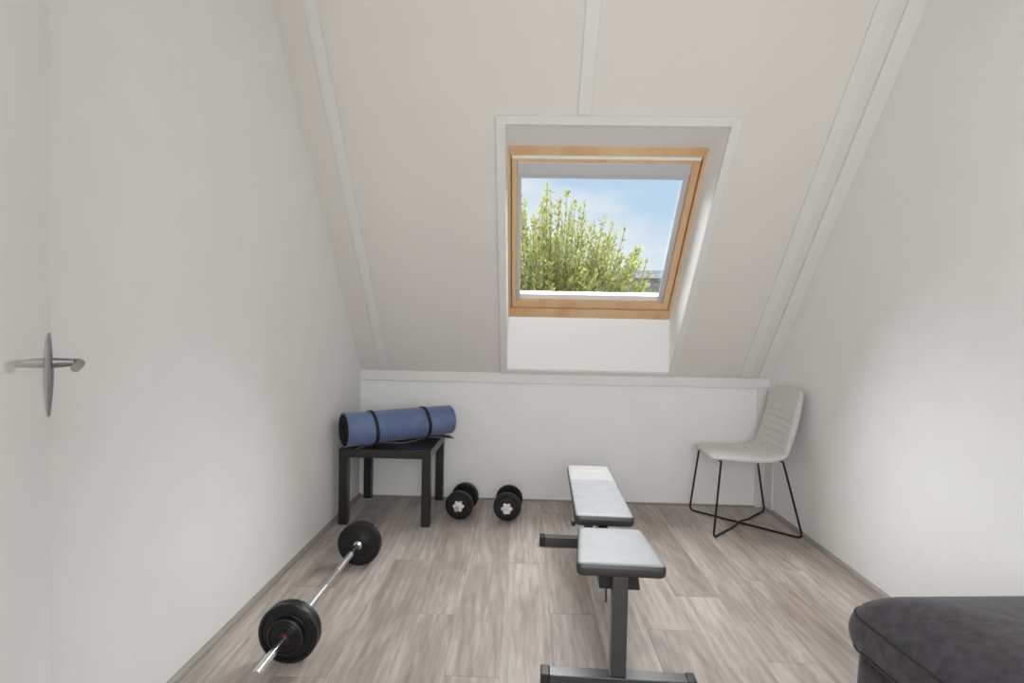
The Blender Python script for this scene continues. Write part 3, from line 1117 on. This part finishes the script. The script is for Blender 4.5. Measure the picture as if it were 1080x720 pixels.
# ---------------------------------------------------------------- ottoman in the right foreground
ot = tag(empty('ottoman', (1.262, 1.215, 0), math.radians(4.5)), 'dark charcoal fabric ottoman with piped cushion top at the right edge', 'ottoman')


def rbox(hx, hy, z0, z1, r, crown, name, m, parent, bulge=0.006, nseg=10, ez=0.014):
    """upholstered block with rounded plan corners, bulging sides and a crowned top"""
    base = []
    per = 12
    for cx, cy, a0 in ((hx - r, hy - r, 0), (-hx + r, hy - r, PI / 2), (-hx + r, -hy + r, PI), (hx - r, -hy + r, 1.5 * PI)):
        for k in range(nseg + 1):
            a = a0 + PI / 2 * k / nseg
            base.append(Vector((cx + r * math.cos(a), cy + r * math.sin(a))))
        nxt = {0: (-hx + r, hy), PI / 2: (-hx, -hy + r), PI: (hx - r, -hy), 1.5 * PI: (hx, hy - r)}[a0]
        st_ = base[-1].copy()
        for k in range(1, per):
            base.append(st_.lerp(Vector(nxt), k / per))
    bm = BM()
    rings = []
    for i in range(9):
        t = i / 8
        z = z0 + (z1 - z0) * t
        off = bulge * math.sin(PI * t)
        if t in (0.0, 1.0):
            off = -0.004
        rings.append([bm.verts.new((p.x * (1 + off / hx), p.y * (1 + off / hy), z)) for p in base])
    for s in (0.975, 0.92, 0.82, 0.66, 0.48, 0.28, 0.10):
        c = crown * (1 - s ** 4) ** 0.85
        rings.append([bm.verts.new((p.x * s, p.y * s, z1 + c)) for p in base])
    n = len(base)
    for a, b in zip(rings, rings[1:]):
        for k in range(n):
            bm.faces.new((a[k], a[(k + 1) % n], b[(k + 1) % n], b[k]))
    bm.faces.new(rings[-1])
    bm.faces.new(rings[0][::-1])
    return obj(name, bm, m, parent, subsurf=1), base


rbox(0.296, 0.326, 0.045, 0.318, 0.045, 0.0, 'base', M['ott_fabric'], ot, bulge=0.003)
cush, base = rbox(0.312, 0.342, 0.312, 0.408, 0.060, 0.097, 'cushion', M['ott_fabric'], ot, bulge=0.010)
for z in (0.405, 0.313):
    bm = BM()
    pp = [Vector((p.x * 0.994, p.y * 0.994, z)) for p in base]
    tube(bm, pp + [pp[0]], 0.0040, 8, caps=False)
    obj('piping', bm, M['ott_pipe'] if z > 0.35 else M['ott_fabric'], cush, smooth=True)
for sx_ in (-1, 1):
    for sy_ in (-1, 1):
        bm = BM(); tube(bm, [(sx_ * 0.23, sy_ * 0.26, 0), (sx_ * 0.23, sy_ * 0.26, 0.05)], [0.018, 0.024], 16)
        obj('foot', bm, M['plastic_black'], ot, smooth=True)

# ---------------------------------------------------------------- outside
GZ = -5.6
bm = BM(); box(bm, -60, 60, 3.8, 120, GZ - 0.2, GZ)
struct(obj('ground', bm, M['bounce_ground']))

# pale young-leaved tree with upright shoots
tree = tag(empty('tree', (0.35, 9.2, GZ)), 'bushy pale green tree with upright leafy shoots outside the roof window', 'tree')
tr = random.Random(4)
tx, ty = 0.35, 9.2
bm = BM()
tube(bm, [(0, 0, 0), (0.05, 0.02, 2.0), (-0.04, 0.05, 4.2), (0.02, 0, 5.7)], [0.20, 0.16, 0.13, 0.09], 12)
obj('trunk', bm, M['bark'], tree, smooth=True)
bmB, bmL = BM(), BM()


def leaf(p, d, s):
    d = d.normalized()
    a = Vector((tr.uniform(-1, 1), tr.uniform(-1, 1), tr.uniform(-1, 1)))
    w = d.cross(a)
    if w.length < 1e-3:
        return
    w = w.normalized() * s * 0.24
    quad(bmL, p, p + d * s * 0.5 + w, p + d * s, p + d * s * 0.5 - w)


for i in range(470):
    az = tr.uniform(0, 2 * PI)
    f = math.sqrt(tr.random())                     # 0 in the middle of the crown, 1 at its edge
    out = Vector((math.cos(az), math.sin(az), 0))
    start = out * (0.6 * f * tr.random()) + Vector((0, 0, 5.3 + tr.uniform(-0.3, 1.6)))
    end = out * (1.82 * f) + Vector((0, 0, 7.3 + (9.18 - 7.3) * (1 - f ** 3.0) * tr.uniform(0.15, 1.0) + tr.uniform(-0.5, 0.5) * f))
    mid = start.lerp(end, 0.55) + out * 0.30 * f - Vector((0, 0, 0.10))
    at = lambda t: start * (1 - t) ** 2 + mid * 2 * t * (1 - t) + end * t * t
    tube(bmB, [at(j / 8) for j in range(9)], [0.014 * (1 - 0.8 * j / 8) for j in range(9)], 4, caps=False)
    tip = (end - mid).normalized()
    for j in range(120):
        t = tr.uniform(0.12, 1.0)
        sp_ = 0.13 * (1 - t) ** 1.3 + 0.014
        q = at(t) + Vector((tr.gauss(0, sp_), tr.gauss(0, sp_), tr.gauss(0, sp_)))
        leaf(q, tip + Vector((tr.gauss(0, .6), tr.gauss(0, .6), tr.gauss(0, .5))), tr.uniform(0.05, 0.095))
obj('branches', bmB, M['bark'], tree)
obj('foliage', bmL, M['leaf'], tree)

# house with a slate mansard roof, far right
hs = tag(empty('house', (7.0, 23.0, GZ - 0.55), math.radians(-10)), 'distant house with a dark grey slate roof seen low through the roof window', 'house')
bm = BM(); box(bm, -4.6, 8, -4, 4, 0, 5.6); obj('wall', bm, M['brick'], hs)
bm = BM()
lo = [(-4.8, -4.2, 5.5), (8.2, -4.2, 5.5), (8.2, 4.2, 5.5), (-4.8, 4.2, 5.5)]
hi = [(-3.6, -2.6, 9.35), (8.2, -2.6, 9.35), (8.2, 2.6, 9.35), (-3.6, 2.6, 9.35)]
hexa(bm, lo, hi)
rf = obj('roof', bm, M['slate'], hs)
bm = BM(); box(bm, -3.75, 8.3, -2.75, 2.75, 9.35, 9.50); box(bm, -3.5, 8.3, -2.5, 2.5, 9.50, 9.66); obj('ridge_cap', bm, M['zinc'], rf)
for x in (-1.9, 1.4, 4.8):
    bm = BM()
    box(bm, x, x + 0.95, -3.75, -2.8, 7.25, 8.25)
    dm = obj('dormer', bm, M['render_wall'], hs)
    bm = BM(); box(bm, x - 0.1, x + 1.05, -3.85, -2.7, 8.25, 8.36); obj('dormer_roof', bm, M['slate'], dm)
    bm = BM(); box(bm, x + 0.12, x + 0.83, -3.77, -3.74, 7.35, 8.15); obj('dormer_window', bm, M['zinc'], dm)
